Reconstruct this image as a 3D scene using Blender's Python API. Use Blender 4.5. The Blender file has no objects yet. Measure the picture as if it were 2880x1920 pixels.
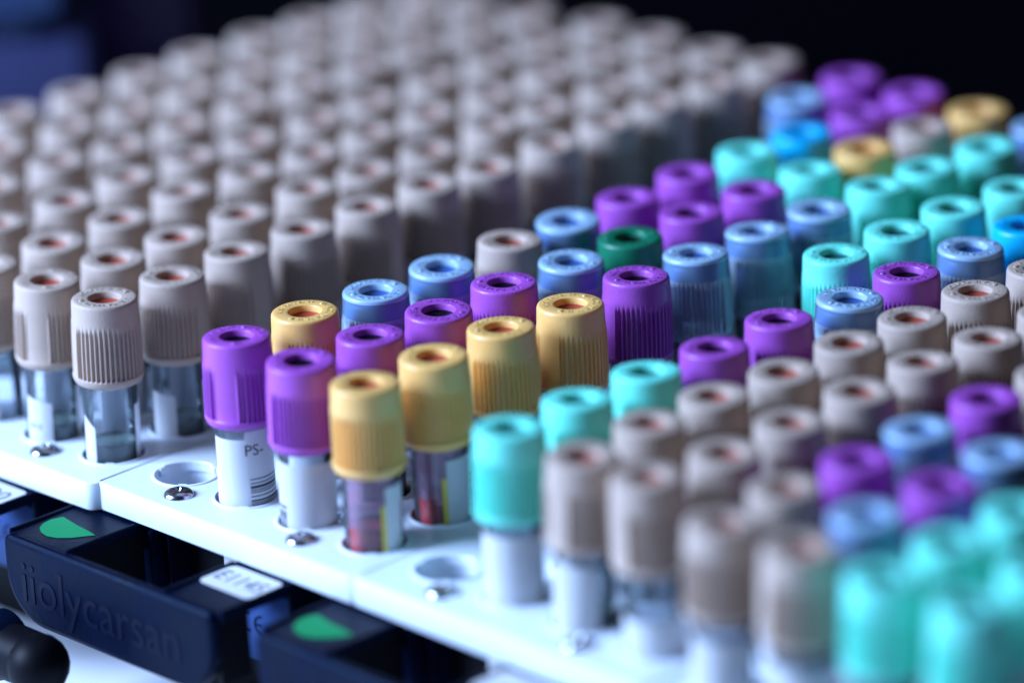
import bpy, bmesh, math, random
from mathutils import Vector, Matrix
random.seed(7)
R = math.radians
MM = 0.001
PT = 20.5                      # hole pitch, mm
ZP = 47.0                      # height of the rack's top face above the bench, mm
CAPTOP = 37.2                  # cap top above the rack's top face
scene = bpy.context.scene
col = scene.collection

# ------------------------------------------------------------------ materials
def mat(name, base, rough=0.4, metal=0.0, spec=0.5, sss=0.0, sss_r=(1, .6, .4), sss_scale=.002, bump=0.0, bscale=900.0,
        vary=0.0, vscale=60.0, coat=0.0):
    m = bpy.data.materials.new(name); m.use_nodes = True
    nt = m.node_tree; b = nt.nodes['Principled BSDF']
    b.inputs['Base Color'].default_value = (*base, 1)
    b.inputs['Roughness'].default_value = rough
    b.inputs['Metallic'].default_value = metal
    b.inputs['Specular IOR Level'].default_value = spec
    b.inputs['Coat Weight'].default_value = coat
    if sss:
        b.inputs['Subsurface Weight'].default_value = sss
        b.inputs['Subsurface Radius'].default_value = sss_r
        b.inputs['Subsurface Scale'].default_value = sss_scale
    if bump or vary:
        tc = nt.nodes.new('ShaderNodeTexCoord')
    if bump:
        n = nt.nodes.new('ShaderNodeTexNoise'); n.inputs['Scale'].default_value = bscale; n.inputs['Detail'].default_value = 3
        bp = nt.nodes.new('ShaderNodeBump'); bp.inputs['Strength'].default_value = bump; bp.inputs['Distance'].default_value = .0003
        nt.links.new(tc.outputs['Object'], n.inputs['Vector'])
        nt.links.new(n.outputs['Fac'], bp.inputs['Height']); nt.links.new(bp.outputs['Normal'], b.inputs['Normal'])
    if vary:
        n2 = nt.nodes.new('ShaderNodeTexNoise'); n2.inputs['Scale'].default_value = vscale; n2.inputs['Detail'].default_value = 4
        rp = nt.nodes.new('ShaderNodeMapRange'); rp.inputs['From Min'].default_value = .3; rp.inputs['From Max'].default_value = .7
        rp.inputs['To Min'].default_value = 1 - vary; rp.inputs['To Max'].default_value = 1 + vary
        mx = nt.nodes.new('ShaderNodeVectorMath'); mx.operation = 'SCALE'; mx.inputs[0].default_value = base
        nt.links.new(tc.outputs['Object'], n2.inputs['Vector']); nt.links.new(n2.outputs['Fac'], rp.inputs['Value'])
        oi = nt.nodes.new('ShaderNodeObjectInfo'); orr = nt.nodes.new('ShaderNodeMapRange')   # caps differ a little from one to the next
        orr.inputs['To Min'].default_value = 1 - 1.6 * vary; orr.inputs['To Max'].default_value = 1 + 1.6 * vary
        mu = nt.nodes.new('ShaderNodeMath'); mu.operation = 'MULTIPLY'
        nt.links.new(oi.outputs['Random'], orr.inputs['Value']); nt.links.new(orr.outputs['Result'], mu.inputs[0]); nt.links.new(rp.outputs['Result'], mu.inputs[1])
        nt.links.new(mu.outputs[0], mx.inputs['Scale']); nt.links.new(mx.outputs['Vector'], b.inputs['Base Color'])
        mr = nt.nodes.new('ShaderNodeMapRange'); mr.inputs['From Min'].default_value = .3; mr.inputs['From Max'].default_value = .7
        mr.inputs['To Min'].default_value = rough * .85; mr.inputs['To Max'].default_value = min(1, rough * 1.2)
        nt.links.new(n2.outputs['Fac'], mr.inputs['Value']); nt.links.new(mr.outputs['Result'], b.inputs['Roughness'])
    return m

def clear_mat(name, tint, body, fac, rough=.15, fres=1.35, patch=0):
    """thin clear plastic: tinted see-through mixed with a milky body and a fresnel gloss"""
    m = bpy.data.materials.new(name); m.use_nodes = True
    nt = m.node_tree; nt.nodes.clear()
    out = nt.nodes.new('ShaderNodeOutputMaterial')
    tr = nt.nodes.new('ShaderNodeBsdfTransparent'); tr.inputs['Color'].default_value = (*tint, 1)
    df = nt.nodes.new('ShaderNodeBsdfPrincipled'); df.inputs['Base Color'].default_value = (*body, 1); df.inputs['Roughness'].default_value = .35
    mx = nt.nodes.new('ShaderNodeMixShader'); mx.inputs[0].default_value = fac
    if patch:
        tcn = nt.nodes.new('ShaderNodeTexCoord'); nz = nt.nodes.new('ShaderNodeTexNoise'); nz.inputs['Scale'].default_value = 420; nz.inputs['Detail'].default_value = 5
        pr = nt.nodes.new('ShaderNodeMapRange'); pr.inputs['From Min'].default_value = .38; pr.inputs['From Max'].default_value = .68
        pr.inputs['To Min'].default_value = fac * .3; pr.inputs['To Max'].default_value = fac * patch
        nt.links.new(tcn.outputs['Object'], nz.inputs['Vector']); nt.links.new(nz.outputs['Fac'], pr.inputs['Value']); nt.links.new(pr.outputs['Result'], mx.inputs[0])
    gl = nt.nodes.new('ShaderNodeBsdfGlossy'); gl.inputs['Roughness'].default_value = rough; gl.inputs['Color'].default_value = (.9, .95, 1, 1)
    fr = nt.nodes.new('ShaderNodeFresnel'); fr.inputs['IOR'].default_value = fres
    m2 = nt.nodes.new('ShaderNodeMixShader')
    L = nt.links.new
    L(tr.outputs[0], mx.inputs[1]); L(df.outputs[0], mx.inputs[2])
    L(fr.outputs[0], m2.inputs[0]); L(mx.outputs[0], m2.inputs[1]); L(gl.outputs[0], m2.inputs[2])
    L(m2.outputs[0], out.inputs['Surface'])
    return m

M = {}
CAPCOL = {'G': (.465, .35, .275), 'P': (.37, .078, .44), 'Y': (.84, .475, .145), 'T': (.17, .78, .62),
          'C': (.0, .46, .80), 'D': (.005, .17, .085)}
M['G'] = mat('grey_cap_plastic', CAPCOL['G'], .5, spec=.25, bump=.25, bscale=1600, vary=.03, vscale=120)
M['P'] = mat('purple_cap_plastic', CAPCOL['P'], .38, spec=.4, bump=.2, bscale=1600, vary=.04, vscale=120)
M['Y'] = mat('yellow_cap_plastic', CAPCOL['Y'], .36, sss=.3, sss_r=(1, .5, .15), bump=.2, bscale=1600, vary=.03, vscale=120)
M['T'] = mat('mint_cap_plastic', CAPCOL['T'], .4, spec=.35, sss=.15, sss_r=(.2, 1, .9), bump=.2, bscale=1600, vary=.03, vscale=120)
M['C'] = mat('cyan_cap_plastic', CAPCOL['C'], .36, sss=.2, sss_r=(.2, .7, 1), bump=.2, bscale=1600)
M['D'] = mat('green_cap_plastic', CAPCOL['D'], .36, bump=.2, bscale=1600)
M['B'] = clear_mat('pale_blue_clear_plastic', (.80, .91, 1.0), (.52, .77, 1.0), .62, .25)
M['B2'] = clear_mat('clear_cap_skirt_plastic', (.90, .95, 1.0), (.72, .90, 1.0), .36, .10, 1.6)
M['B3'] = clear_mat('clear_cap_collar_plastic', (.80, .91, 1.0), (.42, .68, 1.0), .26, .22)
M['stop_red'] = mat('red_rubber', (.40, .055, .028), .3, bump=.2, bscale=900)
M['stop_black'] = mat('black_rubber', (.003, .003, .006), .35, spec=.2)
M['stop_blue'] = mat('blue_rubber', (.03, .09, .30), .4)
M['stop_teal'] = mat('teal_rubber', (.015, .09, .10), .35)
M['glass'] = clear_mat('clear_tube_plastic', (.93, .965, 1.0), (.72, .88, 1.0), .045, .08, 1.38)
M['label'] = mat('label_paper', (.88, .88, .88), .55, vary=.02)
nt = M['label'].node_tree                         # thin paper lets part of the light through
tl = nt.nodes.new('ShaderNodeBsdfTranslucent'); tl.inputs[0].default_value = (.8, .8, .82, 1)
mxl = nt.nodes.new('ShaderNodeMixShader'); mxl.inputs[0].default_value = .42
outl = [n for n in nt.nodes if n.type == 'OUTPUT_MATERIAL'][0]
nt.links.new(nt.nodes['Principled BSDF'].outputs[0], mxl.inputs[1]); nt.links.new(tl.outputs[0], mxl.inputs[2]); nt.links.new(mxl.outputs[0], outl.inputs['Surface'])
M['ink'] = mat('label_ink', (.02, .02, .045), .5)
M['pink'] = mat('pink_label_edge', (.75, .28, .50), .5)
M['yellow_edge'] = mat('yellow_label_edge', (.70, .52, .06), .5)
M['gel'] = mat('grey_green_gel', (.085, .12, .105), .25, vary=.1)
M['serum'] = mat('pale_serum', (.35, .38, .42), .2, vary=.1)
M['blood'] = mat('dark_blood', (.46, .022, .026), .2, vary=.15)
M['clot'] = clear_mat('blood_stained_film', (.92, .62, .74), (.72, .34, .50), .38, .1)
M['plate'] = mat('white_rack_plastic', (.73, .80, .88), .38, bump=.15, bscale=500, vary=.015, vscale=40)
M['navy'] = mat('navy_black_plastic', (.0004, .0022, .0115), .44, spec=.09, bump=.3, bscale=700, vary=.25, vscale=90)
M['navy'].node_tree.nodes['Principled BSDF'].inputs['Specular Tint'].default_value = (.35, .62, 1, 1)
M['emboss'] = mat('navy_black_lettering', (.0005, .0025, .014), .5, spec=.12)
M['panel'] = mat('panel_plastic_painted_bounce', (.022, .06, .19), .45, spec=.2, bump=.2, bscale=700)  # lighter than the handle: bounce light from the bench put into the colour
M['black'] = mat('black_plastic', (.002, .002, .004), .5, spec=.1)
M['steel'] = mat('polished_screw_steel', (.50, .51, .54), .24, metal=1.0, bump=.1, bscale=300)
M['green'] = mat('green_sticker', (.004, .23, .075), .55, spec=.1)
M['deck'] = mat('black_deck', (.0012, .0012, .0028), .6, spec=.05)
M['bench'] = mat('white_bench', (.78, .80, .84), .5, vary=.02)
M['cab_blue'] = mat('blue_cabinet', (.027, .032, .105), .5)
M['cab_top'] = mat('pale_blue_cabinet_lid', (.024, .055, .16), .5)
M['cab_dark'] = mat('dark_cabinet_band', (.004, .016, .05), .5)
M['cab_purple'] = mat('dark_purple_cabinet', (.03, .005, .08), .5)

# ------------------------------------------------------------------ mesh helpers (mm in, metres out)
class MB:
    def __init__(s): s.v = []; s.f = []; s.fm = []; s.mi = 0
    def add(s, vs, fs):
        o = len(s.v); s.v += [tuple(v) for v in vs]
        for f in fs: s.f.append(tuple(i + o for i in f)); s.fm.append(s.mi)
    def box(s, x0, x1, y0, y1, z0, z1, b=0.0):
        if b <= 0:
            vs = [(x, y, z) for z in (z0, z1) for y in (y0, y1) for x in (x0, x1)]
            s.add(vs, [(0, 2, 3, 1), (4, 5, 7, 6), (0, 1, 5, 4), (2, 6, 7, 3), (0, 4, 6, 2), (1, 3, 7, 5)]); return
        bm = bmesh.new(); bmesh.ops.create_cube(bm, size=1)
        for v in bm.verts:
            v.co = Vector(((x0 + x1) / 2 + v.co.x * (x1 - x0), (y0 + y1) / 2 + v.co.y * (y1 - y0), (z0 + z1) / 2 + v.co.z * (z1 - z0)))
        bmesh.ops.bevel(bm, geom=bm.edges[:], offset=b, segments=2, affect='EDGES', profile=.5)
        s.addbm(bm)
    def addbm(s, bm):
        bm.verts.index_update()
        s.add([v.co[:] for v in bm.verts], [[v.index for v in f.verts] for f in bm.faces]); bm.free()
    def lathe(s, prof, n=48, c=(0, 0, 0), axis='z', cap0=False, cap1=False, rfun=None):
        vs = []; fs = []
        for k, (z, r) in enumerate(prof):
            for i in range(n):
                a = 2 * math.pi * i / n
                rr = r if rfun is None else rfun(k, i)
                p = (rr * math.cos(a), rr * math.sin(a), z)
                if axis == 'y': p = (p[0], p[2], p[1])
                if axis == 'x': p = (p[2], p[0], p[1])
                vs.append((p[0] + c[0], p[1] + c[1], p[2] + c[2]))
        for k in range(len(prof) - 1):
            for i in range(n):
                j = (i + 1) % n
                q = (k * n + i, k * n + j, (k + 1) * n + j, (k + 1) * n + i)
                fs.append(q if axis != 'y' else q[::-1])
        if cap0: fs.append(tuple(range(n))[::-1])
        if cap1: fs.append(tuple((len(prof) - 1) * n + i for i in range(n)))
        s.add(vs, fs)
    def prism(s, pts, z0, z1):
        n = len(pts)
        s.add([(x, y, z0) for x, y in pts] + [(x, y, z1) for x, y in pts],
              [tuple(range(n))[::-1], tuple(range(n, 2 * n))] + [(i, (i + 1) % n, n + (i + 1) % n, n + i) for i in range(n)])
    def mesh(s, name, mats, smooth=35):
        me = bpy.data.meshes.new(name)
        me.from_pydata([(x * MM, y * MM, z * MM) for x, y, z in s.v], [], s.f)
        for m in (mats if isinstance(mats, list) else [mats]): me.materials.append(m)
        for p, k in zip(me.polygons, s.fm): p.material_index = k
        if smooth:
            me.polygons.foreach_set('use_smooth', [True] * len(me.polygons)); me.set_sharp_from_angle(angle=R(smooth))
        me.update(); return me

def tag(o, label, cat, group=None):
    o['label'] = label; o['category'] = cat
    if group: o['group'] = group
    return o
def obj(name, me, parent=None, loc=None, rz=0):
    o = bpy.data.objects.new(name, me); col.objects.link(o)
    if parent is not None: o.parent = parent
    if loc: o.location = [c * MM for c in loc]
    if rz: o.rotation_euler.z = rz
    return o
def empty(name, loc=(0, 0, 0), rz=0):
    o = bpy.data.objects.new(name, None); o.empty_display_size = .005
    col.objects.link(o); o.location = [c * MM for c in loc]; o.rotation_euler.z = rz; return o

def text_geo(txt, size, extrude, res=3):
    cu = bpy.data.curves.new('t', 'FONT'); cu.body = txt; cu.size = size; cu.extrude = extrude; cu.resolution_u = res
    cu.align_x = 'CENTER'; cu.align_y = 'CENTER'
    o = bpy.data.objects.new('t', cu); col.objects.link(o)
    dg = bpy.context.evaluated_depsgraph_get()
    me = bpy.data.meshes.new_from_object(o.evaluated_get(dg))
    vs = [v.co[:] for v in me.vertices]; fs = [tuple(p.vertices) for p in me.polygons]
    bpy.data.objects.remove(o); bpy.data.curves.remove(cu); bpy.data.meshes.remove(me)
    return vs, fs

# ------------------------------------------------------------------ cap
CH = 19.6
NS = 176                                        # 44 ribs' worth of teeth
def ribmod(i):
    a = 360.0 * i / NS
    for c in (0, 180):
        d = abs((a - c + 180) % 360 - 180)
        if d < 19: return .7                   # smooth grip panel
        if d < 22: return 1.0
        if d < 26: return 0.0
    return (1.0, 1.0, 0.0, 0.0)[i % 4]
RM = [ribmod(i) for i in range(NS)]
#        z     r    depth of grooves
CAPP = [(2.5, 6.35, 0), (0.35, 6.35, 0), (0.0, 6.7, 0), (0.0, 7.15, 0), (.25, 7.55, 0), (.9, 7.9, 0), (1.5, 8.08, 0), (1.95, 8.1, 0), (2.1, 8.05, .15),
        (2.35, 8.05, .75), (6, 8.04, .75), (10, 7.98, .7), (12.6, 7.9, .55), (13.9, 7.8, .2), (14.6, 7.72, 0), (15.2, 7.62, 0),
        (17.0, 7.56, 0), (18.6, 7.5, 0), (19.05, 7.44, 0), (19.35, 7.28, 0), (19.52, 7.05, 0), (19.6, 6.75, 0), (19.6, 4.1, 0), (19.5, 3.8, 0),
        (19.25, 3.66, 0), (17.3, 3.6, 0)]
def cap_mesh(key):
    m = MB()
    m.lathe([(z, r) for z, r, d in CAPP], NS, rfun=lambda k, i: CAPP[k][1] - CAPP[k][2] * (1 - RM[i]))
    # raised ring lettering and moulding marks on the top face
    for txt, a0, size in (('VACUTAINER', 96, 2.15), ('U.S. PATENT', 268, 1.7)):
        vs, fs = text_geo(txt, size * 1.08, .11, 1)
        k = 1.18
        out = []
        for x, y, z in vs:
            r = 5.5 + y * .95; a = R(a0) - x * k / 5.5
            out.append((r * math.cos(a), r * math.sin(a), 19.6 + z))
        m.add(out, fs)
    for a in (18, 186):
        m.lathe([(19.58, .62), (19.8, .5), (19.88, .25)], 14, c=(5.5 * math.cos(R(a)), 5.5 * math.sin(R(a)), 0), cap1=True)
    me = m.mesh('cap_' + key, [M[key], M['B2'], M['B3']] if key == 'B' else M[key], 40)
    if key == 'B':                               # the skirt below the collar is clearer
        for p in me.polygons:
            if p.center.z < 14.3 * MM: p.material_index = 1
            elif p.center.z < 18.5 * MM and p.center.xy.length > 6 * MM: p.material_index = 2
    return me
CAPM = {k: cap_mesh(k) for k in 'GPYTCDB'}
def stopper_mesh(key):
    m = MB()
    if key == 'stop_blue':
        m.lathe([(14.2, 7.0), (13.9, 7.2), (12.2, 7.2), (11.9, 6.9), (11.9, 5.3), (4.5, 5.2)][::-1], 40, cap0=True)
        m.lathe([(14.2, 7.0), (16.6, 6.9), (17.5, 6.6), (18.1, 3.58), (17.8, 2.9), (17.45, 1.6), (17.4, .01)], 40)
    else:
        m.lathe([(4.5, 5.3), (11.0, 5.3), (11.1, 6.4), (16.5, 6.4), (17.5, 6.2), (18.1, 3.58), (17.8, 2.9), (17.45, 1.5), (17.4, .01)], 40, cap0=True)
    return m.mesh(key, M[key], 40)
STM = {k: stopper_mesh(k) for k in ('stop_red', 'stop_black', 'stop_blue', 'stop_teal')}
STOPOF = {'G': 'stop_red', 'Y': 'stop_red', 'P': 'stop_black', 'T': 'stop_teal', 'C': 'stop_blue', 'D': 'stop_black', 'B': 'stop_blue'}
RT = 6.2
def glass_mesh():
    m = MB()
    m.lathe([(-43.0, .01), (-42.7, 2.2), (-41.5, 4.2), (-39.5, 5.5), (-37, 6.0), (-30, RT), (26, RT), (27, 6.0), (27, 5.4)], 40)
    return m.mesh('glass', M['glass'], 50)
GLM = glass_mesh()
def liquid_mesh(key, top, z0=-41):
    m = MB()
    m.lathe([(-41, .01), (-40.8, 2.2), (-38, 4.4), (-30, 5.1), (top, 5.2), (top + .5, 5.15), (top + .15, 4.6), (top, 3.0), (top, .01)], 36)
    return m.mesh(key, M[key], 45)
LQM = {'gel': liquid_mesh('gel', 2.6), 'blood': liquid_mesh('blood', 4.6), 'serum': liquid_mesh('serum', -4), 'deep': liquid_mesh('blood', -8)}
def film_mesh():
    m = MB(); m.lathe([(5.3, 5.28), (18, 5.3)], 36); return m.mesh('blood_film', M['clot'], 45)
FILM = film_mesh()
def arc_sheet(m, a0, a1, z0, z1, r, slope=0.0, n=20):
    vs = []; fs = []
    for i in range(n + 1):
        t = i / n; a = R(a0 + (a1 - a0) * t); zt = z1 - slope * t
        for rr, z in ((r, z0), (r, zt), (r + .07, z0), (r + .07, zt)):
            vs.append((rr * math.cos(a), rr * math.sin(a), z))
    for i in range(n):
        o = i * 4; p = o + 4
        fs += [(o + 2, p + 2, p + 3, o + 3), (o, o + 1, p + 1, p), (o + 1, o + 3, p + 3, p + 1), (o, p, p + 2, o + 2)]
    fs += [(0, 2, 3, 1), (n * 4, n * 4 + 1, n * 4 + 3, n * 4 + 2)]
    m.add(vs, fs)
CAMA = -43.9                                      # bearing from the racks towards the viewer
_labc = {}
def label_mesh(phi0, phi1, z1, slope=0.0, z0=-34, r=RT + .06, key='label'):
    k = (phi0, phi1, z1, slope, z0, r, key)
    if k not in _labc:
        m = MB(); arc_sheet(m, CAMA + phi0, CAMA + phi1, z0, z1, r, slope); _labc[k] = m.mesh('label', M[key], 40)
    return _labc[k]
def arc_text(txt, size, phi, z, r, rot90=False):
    vs, fs = text_geo(txt, size, .02, 3)
    m = MB(); out = []
    for x, y, zz in vs:
        if rot90: x, y = -y, x
        a = R(CAMA + phi) + x / r
        out.append(((r + zz) * math.cos(a), (r + zz) * math.sin(a), z + y))
    m.add(out, fs); return m.mesh('lettering', M['ink'], 0)
def barcode_mesh(phi0, phi1, z0, z1, seed, r):
    rnd = random.Random(seed); m = MB(); z = z0
    while z < z1:
        w = rnd.choice((.22, .22, .4, .6)); arc_sheet(m, CAMA + phi0, CAMA + phi1, z, z + w, r, 0, 10); z += w + rnd.choice((.25, .3, .5, .7))
    return m.mesh('barcode', M['ink'], 40)

# ------------------------------------------------------------------ racks
RP = {-2: (.1006, -.3331, .0082), -1: (.0357, -.1284, .0109), 0: (0, 0, 0), 1: (-.0253, -.0232, -.0115), 2: (-.0995, -.4046, .0103)}
NROW = 12
def rack_frame(k):
    dx, dy, yw = RP[k]
    return ((4.19 * k + 1.5 + dx) * PT, (5.5 + dy) * PT, yw)
def hole_world(c, row):
    k = c // 4; X, Y, yw = rack_frame(k)
    x0 = (c - 4 * k - 1.5) * PT; y0 = (row - 5.5) * PT
    return X + math.cos(yw) * x0 - math.sin(yw) * y0, Y + math.sin(yw) * x0 + math.cos(yw) * y0

CX, CY = 1.5 * PT, 5.5 * PT                       # rack centre in hole coordinates
X0, X1, Y0, Y1 = -12.9, 72.6, -15.7, 11 * PT + 13
PTH = 6.5
HR = 7.0
def plate_mesh():
    m = MB(); n = 32
    sh = lambda x, y: (x - CX, y - CY)
    # top face with holes
    for i in range(4):
        for j in range(NROW):
            hx, hy = sh(i * PT, j * PT); h = PT / 2
            ring = [(hx + (HR + .9) * math.cos(2 * math.pi * q / n), hy + (HR + .9) * math.sin(2 * math.pi * q / n), 0) for q in range(n)]
            cor = [(hx + h, hy + h, 0), (hx - h, hy + h, 0), (hx - h, hy - h, 0), (hx + h, hy - h, 0)]
            vs = ring + cor; fs = []
            for q in range(4):
                # quadrant centred on the corner: ring indices from q*8 to q*8+8
                a = [(q * 8 + t) % n for t in range(9)]
                for t in range(8): fs.append((a[t + 1], a[t], n + q))
                fs.append((n + q, n + (q + 1) % 4, a[8])[::-1])
            fs = [f[::-1] for f in fs]
            m.add(vs, fs)
            m.lathe([(0, HR + .9), (.28, HR + .65), (.32, HR + .15), (0.1, HR), (-2.0, HR), (-2.0, HR + .4), (-PTH, HR + .4)], n, c=(hx, hy, 0))
            for a in (CAMA - 4, CAMA + 116, CAMA + 236):     # spring tabs that hold the tube
                ca, sa = math.cos(R(a)), math.sin(R(a)); w = .95
                pts = []
                for rr, zz in ((HR + .1, .34), (HR - .45, .34), (HR - .7, .1), (HR - .7, -1.2), (HR + .1, -1.9)):
                    for s_ in (-w, w): pts.append((hx + rr * ca - s_ * sa, hy + rr * sa + s_ * ca, zz))
                m.add(pts, [(0, 2, 3, 1), (2, 4, 5, 3), (4, 6, 7, 5), (6, 8, 9, 7), (0, 8, 6, 4, 2), (1, 3, 5, 7, 9)])
    # margins, rounded outline and side walls
    def rnd(ins, rad=3.2):
        pts = []
        for cx, cy, a0, r_ in ((X0 + 1.2, Y0 + 1.2, 180, 1.2), (X1 - rad, Y0 + rad, 270, rad), (X1 - rad, Y1 - rad, 0, rad), (X0 + 1.2, Y1 - 1.2, 90, 1.2)):
            for t in range(9):
                a = R(a0 + 90 * t / 8); pts.append(sh(cx + (r_ - ins) * math.cos(a), cy + (r_ - ins) * math.sin(a)))
        return pts
    o0 = rnd(.55); o1 = rnd(.16); o2 = rnd(0); N = len(o0)
    e = PT / 2; gx0, gx1, gy0, gy1 = -e, 3 * PT + e, -e, 11 * PT + e
    (ax, ay), (bx, by) = sh(gx0, gy0), sh(gx1, gy1)
    # front strip, back strip, sides (all planar, butted)
    fr = [(x, y, 0) for x, y in o0[:18]]
    m.add(fr + [(o0[17][0], ay, 0), (o0[0][0], ay, 0)], [tuple(range(20))])
    bk = [(x, y, 0) for x, y in o0[18:]]
    m.add(bk + [(o0[35][0], by, 0), (o0[18][0], by, 0)], [tuple(range(20))])
    m.add([(o0[0][0], ay, 0), (ax, ay, 0), (ax, by, 0), (o0[0][0], by, 0)], [(0, 1, 2, 3)])
    m.add([(bx, ay, 0), (o0[17][0], ay, 0), (o0[17][0], by, 0), (bx, by, 0)], [(0, 1, 2, 3)])
    loops = [(o0, 0), (o1, -.16), (o2, -.55), (o2, -PTH + .4), (o1, -PTH)]
    vs = [(x, y, z) for l, z in loops for x, y in l]; fs = []
    for q in range(len(loops) - 1):
        for t in range(N):
            u = (t + 1) % N; fs.append((q * N + u, q * N + t, (q + 1) * N + t, (q + 1) * N + u)[::-1])
    m.add([*vs], [f[::-1] for f in fs])
    return m.mesh('top_plate', M['plate'], 30)
PLATE = plate_mesh()
def screw_mesh():
    m = MB()
    m.lathe([(0.02, 2.35), (.35, 2.3), (.8, 2.0), (1.12, 1.45), (1.25, .9)], 28, cap1=False)
    # cross recess: petals around a sunk cross
    n = 28; vs = []; 
    for i in range(n):
        a = 2 * math.pi * i / n; vs.append((.9 * math.cos(a), .9 * math.sin(a), 1.25))
    for i in range(n):
        a = 2 * math.pi * i / n; d = abs(((math.degrees(a) + 45) % 90) - 45)
        vs.append((.55 * math.cos(a), .55 * math.sin(a), .45 if d < 20 else 1.27))
    vs.append((0, 0, .3))
    fs = [(i, (i + 1) % n, n + (i + 1) % n, n + i) for i in range(n)] + [(n + i, n + (i + 1) % n, 2 * n) for i in range(n)]
    m.add(vs, fs)
    return m.mesh('screw', M['steel'], 30)
SCREW = screw_mesh()
def sh(x, y): return (x - CX, y - CY)
def tray_mesh():
    m = MB()
    (ax, ay), (bx, by) = sh(X0 + .6, -6.0), sh(X1 - .6, Y1 - .6)
    m.box(ax, bx, ay, by, -46.5, -PTH - .05)
    return m.mesh('tray_body', M['black'], 0)
TRAY = tray_mesh()
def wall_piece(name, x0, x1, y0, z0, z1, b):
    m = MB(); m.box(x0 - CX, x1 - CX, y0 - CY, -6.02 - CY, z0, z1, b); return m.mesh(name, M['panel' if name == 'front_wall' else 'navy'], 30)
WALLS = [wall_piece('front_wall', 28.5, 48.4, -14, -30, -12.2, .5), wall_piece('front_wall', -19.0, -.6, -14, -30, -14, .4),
         wall_piece('rib', 48.9, 49.5, -14.4, -24, -10.5, 0), wall_piece('rib', 2.0, 3.4, -14, -24, -8.5, .3), wall_piece('rib', 6.4, 7.0, -12, -24, -8.5, 0)]
def handle_mesh():
    m = MB(); x = lambda v: v - CX; y = lambda v: v - CY
    xa, xb, ya, yb, zt, zb = x(-19.8), x(50.6), y(-37.6), y(-35.2), -7.3, -27.5
    # grip bar: profile in x-z with large lower corner radii, swept along y, front edges eased
    def outline(ins):
        pts = []
        rr = 12.0
        for cx, cz, r_, a0 in ((xa + 2.2, zt - 2.2, 2.2, 180), (xb - 2.2, zt - 2.2, 2.2, 90), (xb - rr, zb + rr, rr, 0), (xa + rr, zb + rr, rr, -90)):
            for t in range(11):
                a = R(a0 - 90 * t / 10); pts.append((cx + (r_ - ins) * math.cos(a), cz + (r_ - ins) * math.sin(a)))
        return pts
    lv = [(outline(1.5), ya), (outline(.75), ya + .2), (outline(.2), ya + .75), (outline(0), ya + 1.5), (outline(0), yb)]
    N = len(lv[0][0]); vs = [(px, yy, pz) for pts, yy in lv for px, pz in pts]; fs = [tuple(range(N))[::-1], tuple(4 * N + i for i in range(N))]
    for q in range(4):
        for t in range(N):
            u = (t + 1) % N; fs.append((q * N + t, q * N + u, (q + 1) * N + u, (q + 1) * N + t))
    m.add(vs, [f[::-1] for f in fs])
    # the two flat tabs that run back under the plate, with raised rims along their sides
    for a, b in ((-19.4, .8), (33.0, 52.0)):
        m.box(x(a), x(b), yb - .4, y(-8), -9.3, -7.25, .25)
        m.box(x(a) - .1, x(a) + .9, yb - .6, y(-15.9), -9.0, -6.62, .4)
        m.box(x(b) - .9, x(b) + .1, yb - .6, y(-15.9), -9.0, -6.62, .4)
    return m.mesh('front_handle', M['navy'], 11)
def web_mesh(x0, x1, y1, z0):
    m = MB(); m.box(x0 - CX, x1 - CX, -35.3 - CY, y1 - CY, z0, -9.25); return m.mesh('side_web', M['black'], 0)
WEBS = [web_mesh(-.6, .6, -14.2, -25), web_mesh(48.6, 50.2, -27.0, -24.5), web_mesh(-19.2, -17.8, -14.2, -17)]
HANDLE = handle_mesh()
def handle_text_mesh():
    vs, fs = text_geo('iiolycarsan', 10.5, .16, 4)
    m = MB(); xs = [v[0] for v in vs]; w = max(xs) - min(xs); k = 53.0 / w
    m.add([((v[0] - min(xs)) * k + (-13.5 - CX), -37.62 - CY - v[2], -17.4 + v[1] * 1.35) for v in vs], fs)
    return m.mesh('embossed_lettering', M['emboss'], 0)
HTEXT = handle_text_mesh()
def drop_mesh():
    m = MB(); pts = []
    for t in range(25):                            # teardrop: round towards the grip, pointed ends cut by the tab's edge
        a = R(100 + 200 * t / 24); pts.append((-11.5 + 5.0 * math.cos(a), -27.2 + 5.0 * math.sin(a) * 1.0))
    pts = [(-16.0, -23.0), (-17.0, -25.6), (-16.6, -28.2), (-15.2, -30.4), (-13.0, -31.8), (-10.3, -32.4), (-7.6, -31.6), (-5.0, -29.4), (-2.2, -25.2), (-5.6, -24.6), (-9.4, -24.2), (-12.8, -23.6)]
    m.prism([(px - CX, py - CY) for px, py in pts], -7.22, -7.12)
    return m.mesh('green_sticker', M['green'], 0)
DROP = drop_mesh()
def rrect(x0, x1, y0, y1, r, n=6):
    pts = []
    for cx, cy, a0 in ((x1 - r, y1 - r, 0), (x0 + r, y1 - r, 90), (x0 + r, y0 + r, 180), (x1 - r, y0 + r, 270)):
        for t in range(n + 1):
            a = R(a0 + 90 * t / n); pts.append((cx + r * math.cos(a), cy + r * math.sin(a)))
    return pts
def numlabel_mesh():
    m = MB(); m.prism([(px - CX, py - CY) for px, py in rrect(34.3, 50.8, -27.2, -16.6, 1.8)], -7.22, -7.06)
    return m.mesh('number_label', M['label'], 0)
NUML = numlabel_mesh()
def digits_mesh(txt):
    vs, fs = text_geo(txt, 6.6, .02, 4); m = MB(); xs = [v[0] for v in vs]; k = min(1.0, 14.0 / (max(xs) - min(xs)))
    m.add([(v[0] * k + 42.5 - CX, v[1] - 21.9 - CY, v[2] - 7.03) for v in vs], fs)
    return m.mesh('printed_number', M['ink'], 0)
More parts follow.
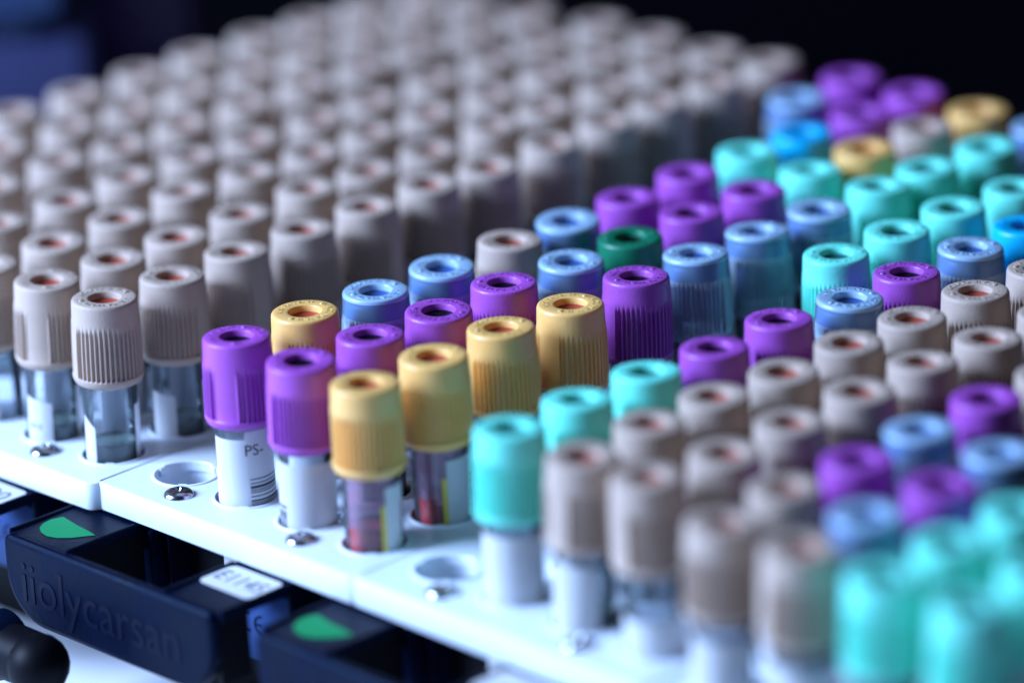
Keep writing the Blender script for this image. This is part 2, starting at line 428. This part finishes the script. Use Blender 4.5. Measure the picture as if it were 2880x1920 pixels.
def ce_mesh():
    m = MB()
    def arc(cx, cz, r, w):
        vs = []; fs = []; n = 20
        for t in range(n + 1):
            a = R(80 + 200 * t / n)
            for rr in (r - w, r): 
                for yy in (-14.12, -14.0): vs.append((cx + rr * math.cos(a) - CX, yy - CY, cz + rr * math.sin(a)))
        for t in range(n):
            o = t * 4; p = o + 4
            fs += [(o, o + 2, p + 2, p), (o, p, p + 1, o + 1), (o + 2, o + 3, p + 3, p + 2)]
        m.add(vs, fs)
    arc(35.0, -21.1, 2.3, .5); arc(38.9, -21.1, 2.3, .5)
    m.box(36.9 - CX, 38.9 - CX, -14.12 - CY, -14.0 - CY, -21.35, -20.85)
    return m.mesh('ce_mark', M['emboss'], 0)
CE = ce_mesh()

RACKS = {}
RLAB = {-2: 'white tube rack in the upper left, second from the left, full of grey capped tubes',
        -1: 'white tube rack of grey capped tubes just left of the mixed colour rack',
        0: 'white tube rack with an empty lane, its black handle bearing a green teardrop sticker',
        1: 'white tube rack with mint tubes ahead of two lanes of grey tubes',
        2: 'nearest, most blurred white tube rack at lower right with mint tubes along its edge'}
NUM = {-1: '4130', 0: 'E1145'}
for k in (-2, -1, 0, 1, 2):
    X, Y, yw = rack_frame(k)
    rt = empty('tube_rack', (X, Y, ZP), yw); tag(rt, RLAB[k], 'tube rack', 'white tube racks side by side')
    RACKS[k] = rt
    obj('top_plate', PLATE, rt); obj('tray_body', TRAY, rt); 
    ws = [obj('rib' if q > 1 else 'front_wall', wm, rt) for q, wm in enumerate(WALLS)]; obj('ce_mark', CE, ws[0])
    for sx in (8.1, 48.2):
        sc = obj('screw', SCREW, rt, (sx - CX, -9.2 - CY, 0), rz=random.uniform(0, 1.5)); sc.scale = (1.45, 1.45, 1.15)
    h = obj('front_handle', HANDLE, rt); obj('embossed_lettering', HTEXT, h); obj('green_sticker', DROP, h)
    for wm in WEBS: obj('side_web', wm, h)
    n = obj('number_label', NUML, rt)
    if k in NUM: obj('printed_number', digits_mesh(NUM[k]), n)

# ------------------------------------------------------------------ tubes
TILT = {(3,0):(-0.1,-0.0),(3,1):(0.4,-1.0),(3,2):(-0.8,-0.0),(3,3):(-0.1,0.3),(3,4):(-0.2,0.9),(3,5):(-0.9,0.5),(3,6):(-1.4,1.3),(3,7):(0.7,-0.3),(3,8):(-0.5,1.4),(2,0):(1.1,-0.8),(2,1):(-0.3,0.3),(2,2):(1.0,-0.8),(2,3):(-0.3,0.2),(2,4):(1.0,-0.2),(2,5):(0.2,-0.6),(2,6):(-0.4,0.0),(2,7):(0.1,0.5),(2,8):(-1.3,1.4),(1,0):(-0.5,0.4),(1,1):(-0.1,-0.4),(1,2):(0.5,-0.1),(1,3):(1.6,-1.1),(1,5):(1.4,-1.3),(1,6):(-0.6,0.3),(1,7):(0.0,-0.2),(1,8):(-0.5,0.9),(-1,0):(0.4,0.5),(-1,1):(-0.1,0.5),(-1,2):(-0.8,0.3),(-1,3):(-0.2,0.0),(-1,4):(-0.2,0.2),(-1,5):(0.7,-0.8),(-1,6):(1.1,-1.6),(-2,0):(1.0,0.4),(-2,1):(0.9,-0.3),(-2,2):(0.2,-0.9),(-2,3):(-0.5,-0.5),(-2,4):(-0.2,-0.0),(-3,1):(0.7,-0.8),(-3,2):(-0.1,-0.3),(-3,3):(-1.7,0.4),(5,0):(0.1,0.6),(5,1):(-1.5,1.2),(5,2):(-1.5,1.2),(5,3):(-0.7,0.6),(5,4):(-0.8,0.6),(5,5):(1.2,0.7),(5,6):(-0.1,0.5),(5,7):(1.0,0.6),(6,0):(1.8,-0.6),(6,1):(-0.1,0.2),(6,2):(-0.6,-0.7),(6,3):(0.5,-1.2),(6,4):(0.1,-0.7),(6,5):(-0.2,-0.5),(6,6):(-0.3,0.1),(7,1):(1.4,-0.8),(7,2):(0.1,-0.5),(7,3):(0.8,-0.5),(7,4):(-0.9,0.8),(7,5):(-0.2,0.6),(4,6):(-0.0,-0.2),(4,7):(0.7,-0.8),(4,8):(0.2,-1.1)}
LANES = {3: 'YYYYPBBBTTTB', 2: 'PPPPBDPPTYGY', 1: 'PYBBGBPPTCPP', 0: '..........BP',
         4: '......TTTT..', 5: 'TTTPPBPBC...', 6: 'GGGGGGGG....', 7: 'GGGGGGG.....',
         8: 'GGPBPG......', 9: 'GBPB........', 10: 'TTT.........', 11: 'TT..........'}
for c in range(-8, 0): LANES[c] = 'G' * NROW
LANES[-8] = '.' * NROW
# camera model, only used to leave out tubes that stand wholly outside the picture
CAM_LOC = Vector((724.66, -594.34, 335.36 + CAPTOP + ZP))
CAM_R = Matrix.Rotation(.804929, 3, 'Z') @ Matrix.Rotation(1.217495, 3, 'X') @ Matrix.Rotation(-.044573, 3, 'Z')
LENS = 158.46
def seen(x, y, m=70):
    q = CAM_R.transposed() @ (Vector((x, y, ZP + CAPTOP - 8)) - CAM_LOC)
    px = 1176 + LENS / 36 * 2352 * q.x / -q.z; py = 784 - LENS / 36 * 2352 * q.y / -q.z
    return -m < px < 2352 + m and -m - 40 < py < 1568 + 190
CNAME = {'G': 'grey', 'P': 'purple', 'Y': 'yellow', 'T': 'mint', 'C': 'bright cyan', 'D': 'dark green', 'B': 'pale blue'}
ORD = ['first', 'second', 'third', 'fourth', 'fifth', 'sixth', 'seventh', 'eighth', 'ninth', 'tenth', 'eleventh', 'twelfth']
LANEN = ['left', 'second', 'third', 'right']
RN = {-2: 'upper left rack', -1: 'grey rack beside the mixed rack', 0: 'rack holding the green cap',
      1: 'rack with two grey lanes', 2: 'nearest blurred rack'}
# what the front tubes show below their caps: (label from, to, top z, slope), contents
ANY = [(-100, 60, 13, 0), (-60, 100, 12, 0), (-150, 10, 13, 0), (0, 170, 13, 0), (-170, -30, 12, 1), (40, 200, 13, 0)]
SPEC = {(-1, 0): ((-66, -32, 10.5, 2.6), 'gel'), (-2, 0): ((-62, 2, 10.5, 1.2), 'gel'), (-1, 1): ((-66, -4, 10.8, .6), 'gel'), (-3, 0): ((-90, 10, 12, 0), 'serum'), (-2, 1): ((-60, 60, 13, 0), 'serum'),
        (1, 0): ((-70, 12, 15.2, 0), 'serum'), (2, 0): ((-110, 75, 15, 0), 'serum'), (3, 0): ((28, 120, 15, 0), 'blood'), (3, 1): ((12, 130, 15, 0), 'blood'),
        (5, 0): ((-120, 80, 15, 0), 'serum'), (6, 0): ((-100, 25, 15, 0), 'gel'), (7, 0): ((-120, 120, 8, 0), 'gel'), (8, 0): ((-130, 60, 14, 0), 'serum'), (9, 0): ((-100, 80, 14, 0), 'serum'),
        (3, 5): ((100, 200, 8, 0), 'deep'), (3, 6): ((110, 210, 8, 0), 'deep')}
DIR = {}
for c in sorted(LANES):
    k = c // 4; nth = 0
    for row, ch in enumerate(LANES[c]):
        if ch == '.': continue
        x, y = hole_world(c, row)
        if not seen(x, y): continue
        rnd = random.Random(c * 100 + row)
        t = empty('sample_tube', (x, y, ZP), 0)
        dx, dy = TILT.get((c, row), (rnd.uniform(-1.0, 1.0), rnd.uniform(-1.0, 1.0)))
        dz = rnd.uniform(-.5, .5)
        t.location.z += dz * MM
        t.rotation_euler = (-dy / CAPTOP, dx / CAPTOP, 0)
        lane = LANEN[c - 4 * k]; nth += 1
        lab = '%s capped tube, %s from front, %s lane of the %s' % (CNAME[ch], ORD[nth - 1], lane, RN[k])
        if k == -2: lab = 'grey capped tube, %s in view from left, %s lane of the upper left rack' % (ORD[nth - 1], lane)
        if ch == 'D': lab = 'the only dark green capped tube, among purple and pale blue caps'
        if c == 0: lab = ('pale blue capped tube at the far end beside the last grey tubes' if ch == 'B' else 'purple capped tube at the far end, topmost of the blurred purple caps')
        tag(t, lab, 'test tube', CNAME[ch] + ' capped sample tubes standing in the racks')
        cap = obj('cap', CAPM[ch], t, (0, 0, CAPTOP - CH), rz=R(46 + rnd.uniform(-48, 48) + rnd.choice((0, 180))))
        # the lettered, in-focus caps face the way they do in the photograph
        fix = {(-1, 0): 62, (-2, 0): 300, (1, 0): 295, (3, 4): 75, (3, 0): 44, (3, 1): 52, (3, 2): 60, (2, 3): 30, (5, 6): 50, (7, 4): 60, (2, 0): 60}.get((c, row))
        if fix is not None: cap.rotation_euler.z = R(fix)
        obj('stopper', STM[STOPOF[ch]], cap)
        g = obj('clear_tube', GLM, t)
        spec, cont = SPEC.get((c, row), (rnd.choice(ANY), {'G': 'gel', 'P': 'blood', 'Y': 'blood', 'T': 'serum', 'C': 'serum', 'D': 'blood', 'B': 'deep'}[ch]))
        obj('liquid', LQM[cont], g)
        if ch == 'Y' and row < 3: obj('blood_film', FILM, g)
        l = obj('paper_label', label_mesh(*spec), t)
        if (c, row) in ((-1, 0), (-2, 0), (-1, 1)):
            obj('paper_label', label_mesh(62, 205, 12.5, 0), t)
        if (c, row) == (1, 0):
            l2 = obj('paper_label', label_mesh(6, 118, 17.0, 0, -34, RT + .14), t)
            obj('lettering', arc_text('PS-', 3.6, 24, 12.6, RT + .22), l2)
            obj('barcode', barcode_mesh(12, 110, -2.0, 6.3, 5, RT + .22), l2)
            obj('pink_strip', label_mesh(-76, -70, 8, 0, -30, RT + .06, 'pink'), l)
        if (c, row) == (2, 0): obj('barcode', barcode_mesh(-75, -48, -1, 5, 8, RT + .14), l)
        if (c, row) in ((3, 0), (3, 1)):
            obj('yellow_strip', label_mesh(spec[0] - 10, spec[0], 11, 0, -30, RT + .06, 'yellow_edge'), l)
            obj('barcode', barcode_mesh(70, 110, -1, 10, 3, RT + .14), l)
        if (c, row) == (-2, 0): obj('lettering', arc_text('0412', 1.8, -38, 3.5, RT + .14), l)

# ------------------------------------------------------------------ knob at the front left, bench, deck, cabinets
kn = empty('adjusting_knob', (0, -47, 0)); tag(kn, 'round black knob with a white disc below the handle at lower left', 'knob')
m = MB(); m.lathe([(-3, .01), (-3, 6.0), (-2.6, 6.9), (-1.6, 7.5), (4, 7.5), (4, .01)], 48, axis='y'); KF = obj('knob_face', m.mesh('knob_face', M['navy'], 35), kn, (-11, -1, 18.5))
m = MB(); m.prism(rrect(-4.4, 4.4, -2.6, 2.6, 1.0), 0, .12); ks = obj('white_disc', m.mesh('white_disc', M['label'], 0), KF, (-1.5, -3.02, 0)); ks.rotation_euler = (R(90), 0, 0)
m = MB(); m.lathe([(-7, .01), (-6.7, 2), (-5.6, 4.2), (-4, 5.75), (-2, 6.7), (0, 7.0), (2, 6.7), (4, 5.75), (5.6, 4.2), (6.7, 2), (7, .01)], 40); obj('knob_ball', m.mesh('knob_ball', M['black'], 60), kn, (3.3, -1, 18.2))
m = MB(); m.lathe([(-8, 6.4), (2, 6.4)], 40, axis='x', cap0=True, cap1=True); obj('axle', m.mesh('axle', M['black'], 40), kn, (0, -.5, 18.3))
m = MB(); m.lathe([(0, 6.0), (14, 4.0)], 32, cap0=True, cap1=True); obj('foot', m.mesh('foot', M['black'], 40), kn, (3.3, -1, 0))

m = MB(); m.box(-700, 600, -520, -4.0, -8, 0)
o = obj('bench_top', m.mesh('bench_top', M['bench'], 0)); o['kind'] = 'structure'
m = MB(); m.box(-1500, 1200, -3.99, 2600, -8, -.3)
o = obj('deck', m.mesh('deck', M['deck'], 0)); o['kind'] = 'structure'

cb = empty('equipment_cabinet', (-215, 151, 0), R(46)); tag(cb, 'blurred blue equipment cabinet with a paler lid at upper left', 'cabinet')
m = MB(); m.box(-120, 0, 0, 60, 0, 73, 2); obj('cabinet_body', m.mesh('cabinet_body', M['cab_blue'], 30), cb)
m = MB(); m.box(-120, -14, 1, 60, 73.1, 80, 1); obj('dark_band', m.mesh('dark_band', M['cab_dark'], 30), cb)
m = MB(); m.box(-120, -6, -1, 62, 80.1, 120, 2); obj('cabinet_lid', m.mesh('cabinet_lid', M['cab_top'], 30), cb)
m = MB(); m.box(0, 27, 0, 30, 0, 130, 2)
pb = obj('purple_box', m.mesh('purple_box', M['cab_purple'], 30), None, (-247, 181, 0), R(46)); tag(pb, 'blurred dark purple box standing behind the grey tubes at upper left', 'box')

# ------------------------------------------------------------------ light
def area(name, loc, tgt, size, sizey, power, colr):
    l = bpy.data.lights.new(name, 'AREA'); l.shape = 'RECTANGLE'; l.size = size; l.size_y = sizey; l.energy = power; l.color = colr
    o = bpy.data.objects.new(name, l); col.objects.link(o); o.location = loc
    d = Vector(tgt) - Vector(loc); o.rotation_euler = d.to_track_quat('-Z', 'Y').to_euler(); return o
T0 = (.05, .08, .05)
area('key_light', (-.54, -.72, .60), T0, .55, .48, 47, (.43, .61, 1.0))
area('top_light', (-.10, .35, 1.5), T0,  .9, .9, 2.2, (.50, .70, 1.0))
area('warm_fill', (1.1, .9, .55), T0, .5, .5, .5, (1.0, .62, .50))
w = bpy.data.worlds.new('World'); scene.world = w; w.use_nodes = True
bg = w.node_tree.nodes['Background']; bg.inputs[0].default_value = (.35, .55, 1.0, 1); bg.inputs[1].default_value = .004

# ------------------------------------------------------------------ camera
cd = bpy.data.cameras.new('camera'); cam = bpy.data.objects.new('camera', cd); col.objects.link(cam)
cam.matrix_world = Matrix.Translation(CAM_LOC * MM) @ CAM_R.to_4x4()
cd.sensor_width = 36; cd.lens = LENS; cd.clip_start = .02; cd.clip_end = 20
cd.dof.use_dof = True; cd.dof.focus_distance = .996; cd.dof.aperture_fstop = 4.0
scene.camera = cam
scene.view_settings.view_transform = 'Standard'; scene.view_settings.look = 'None'
scene.view_settings.exposure = 0; scene.view_settings.gamma = 1
try:
    scene.cycles.transparent_max_bounces = 24; scene.cycles.max_bounces = 8; scene.cycles.use_denoising = True
    scene.cycles.caustics_reflective = False; scene.cycles.caustics_refractive = False
except Exception: pass
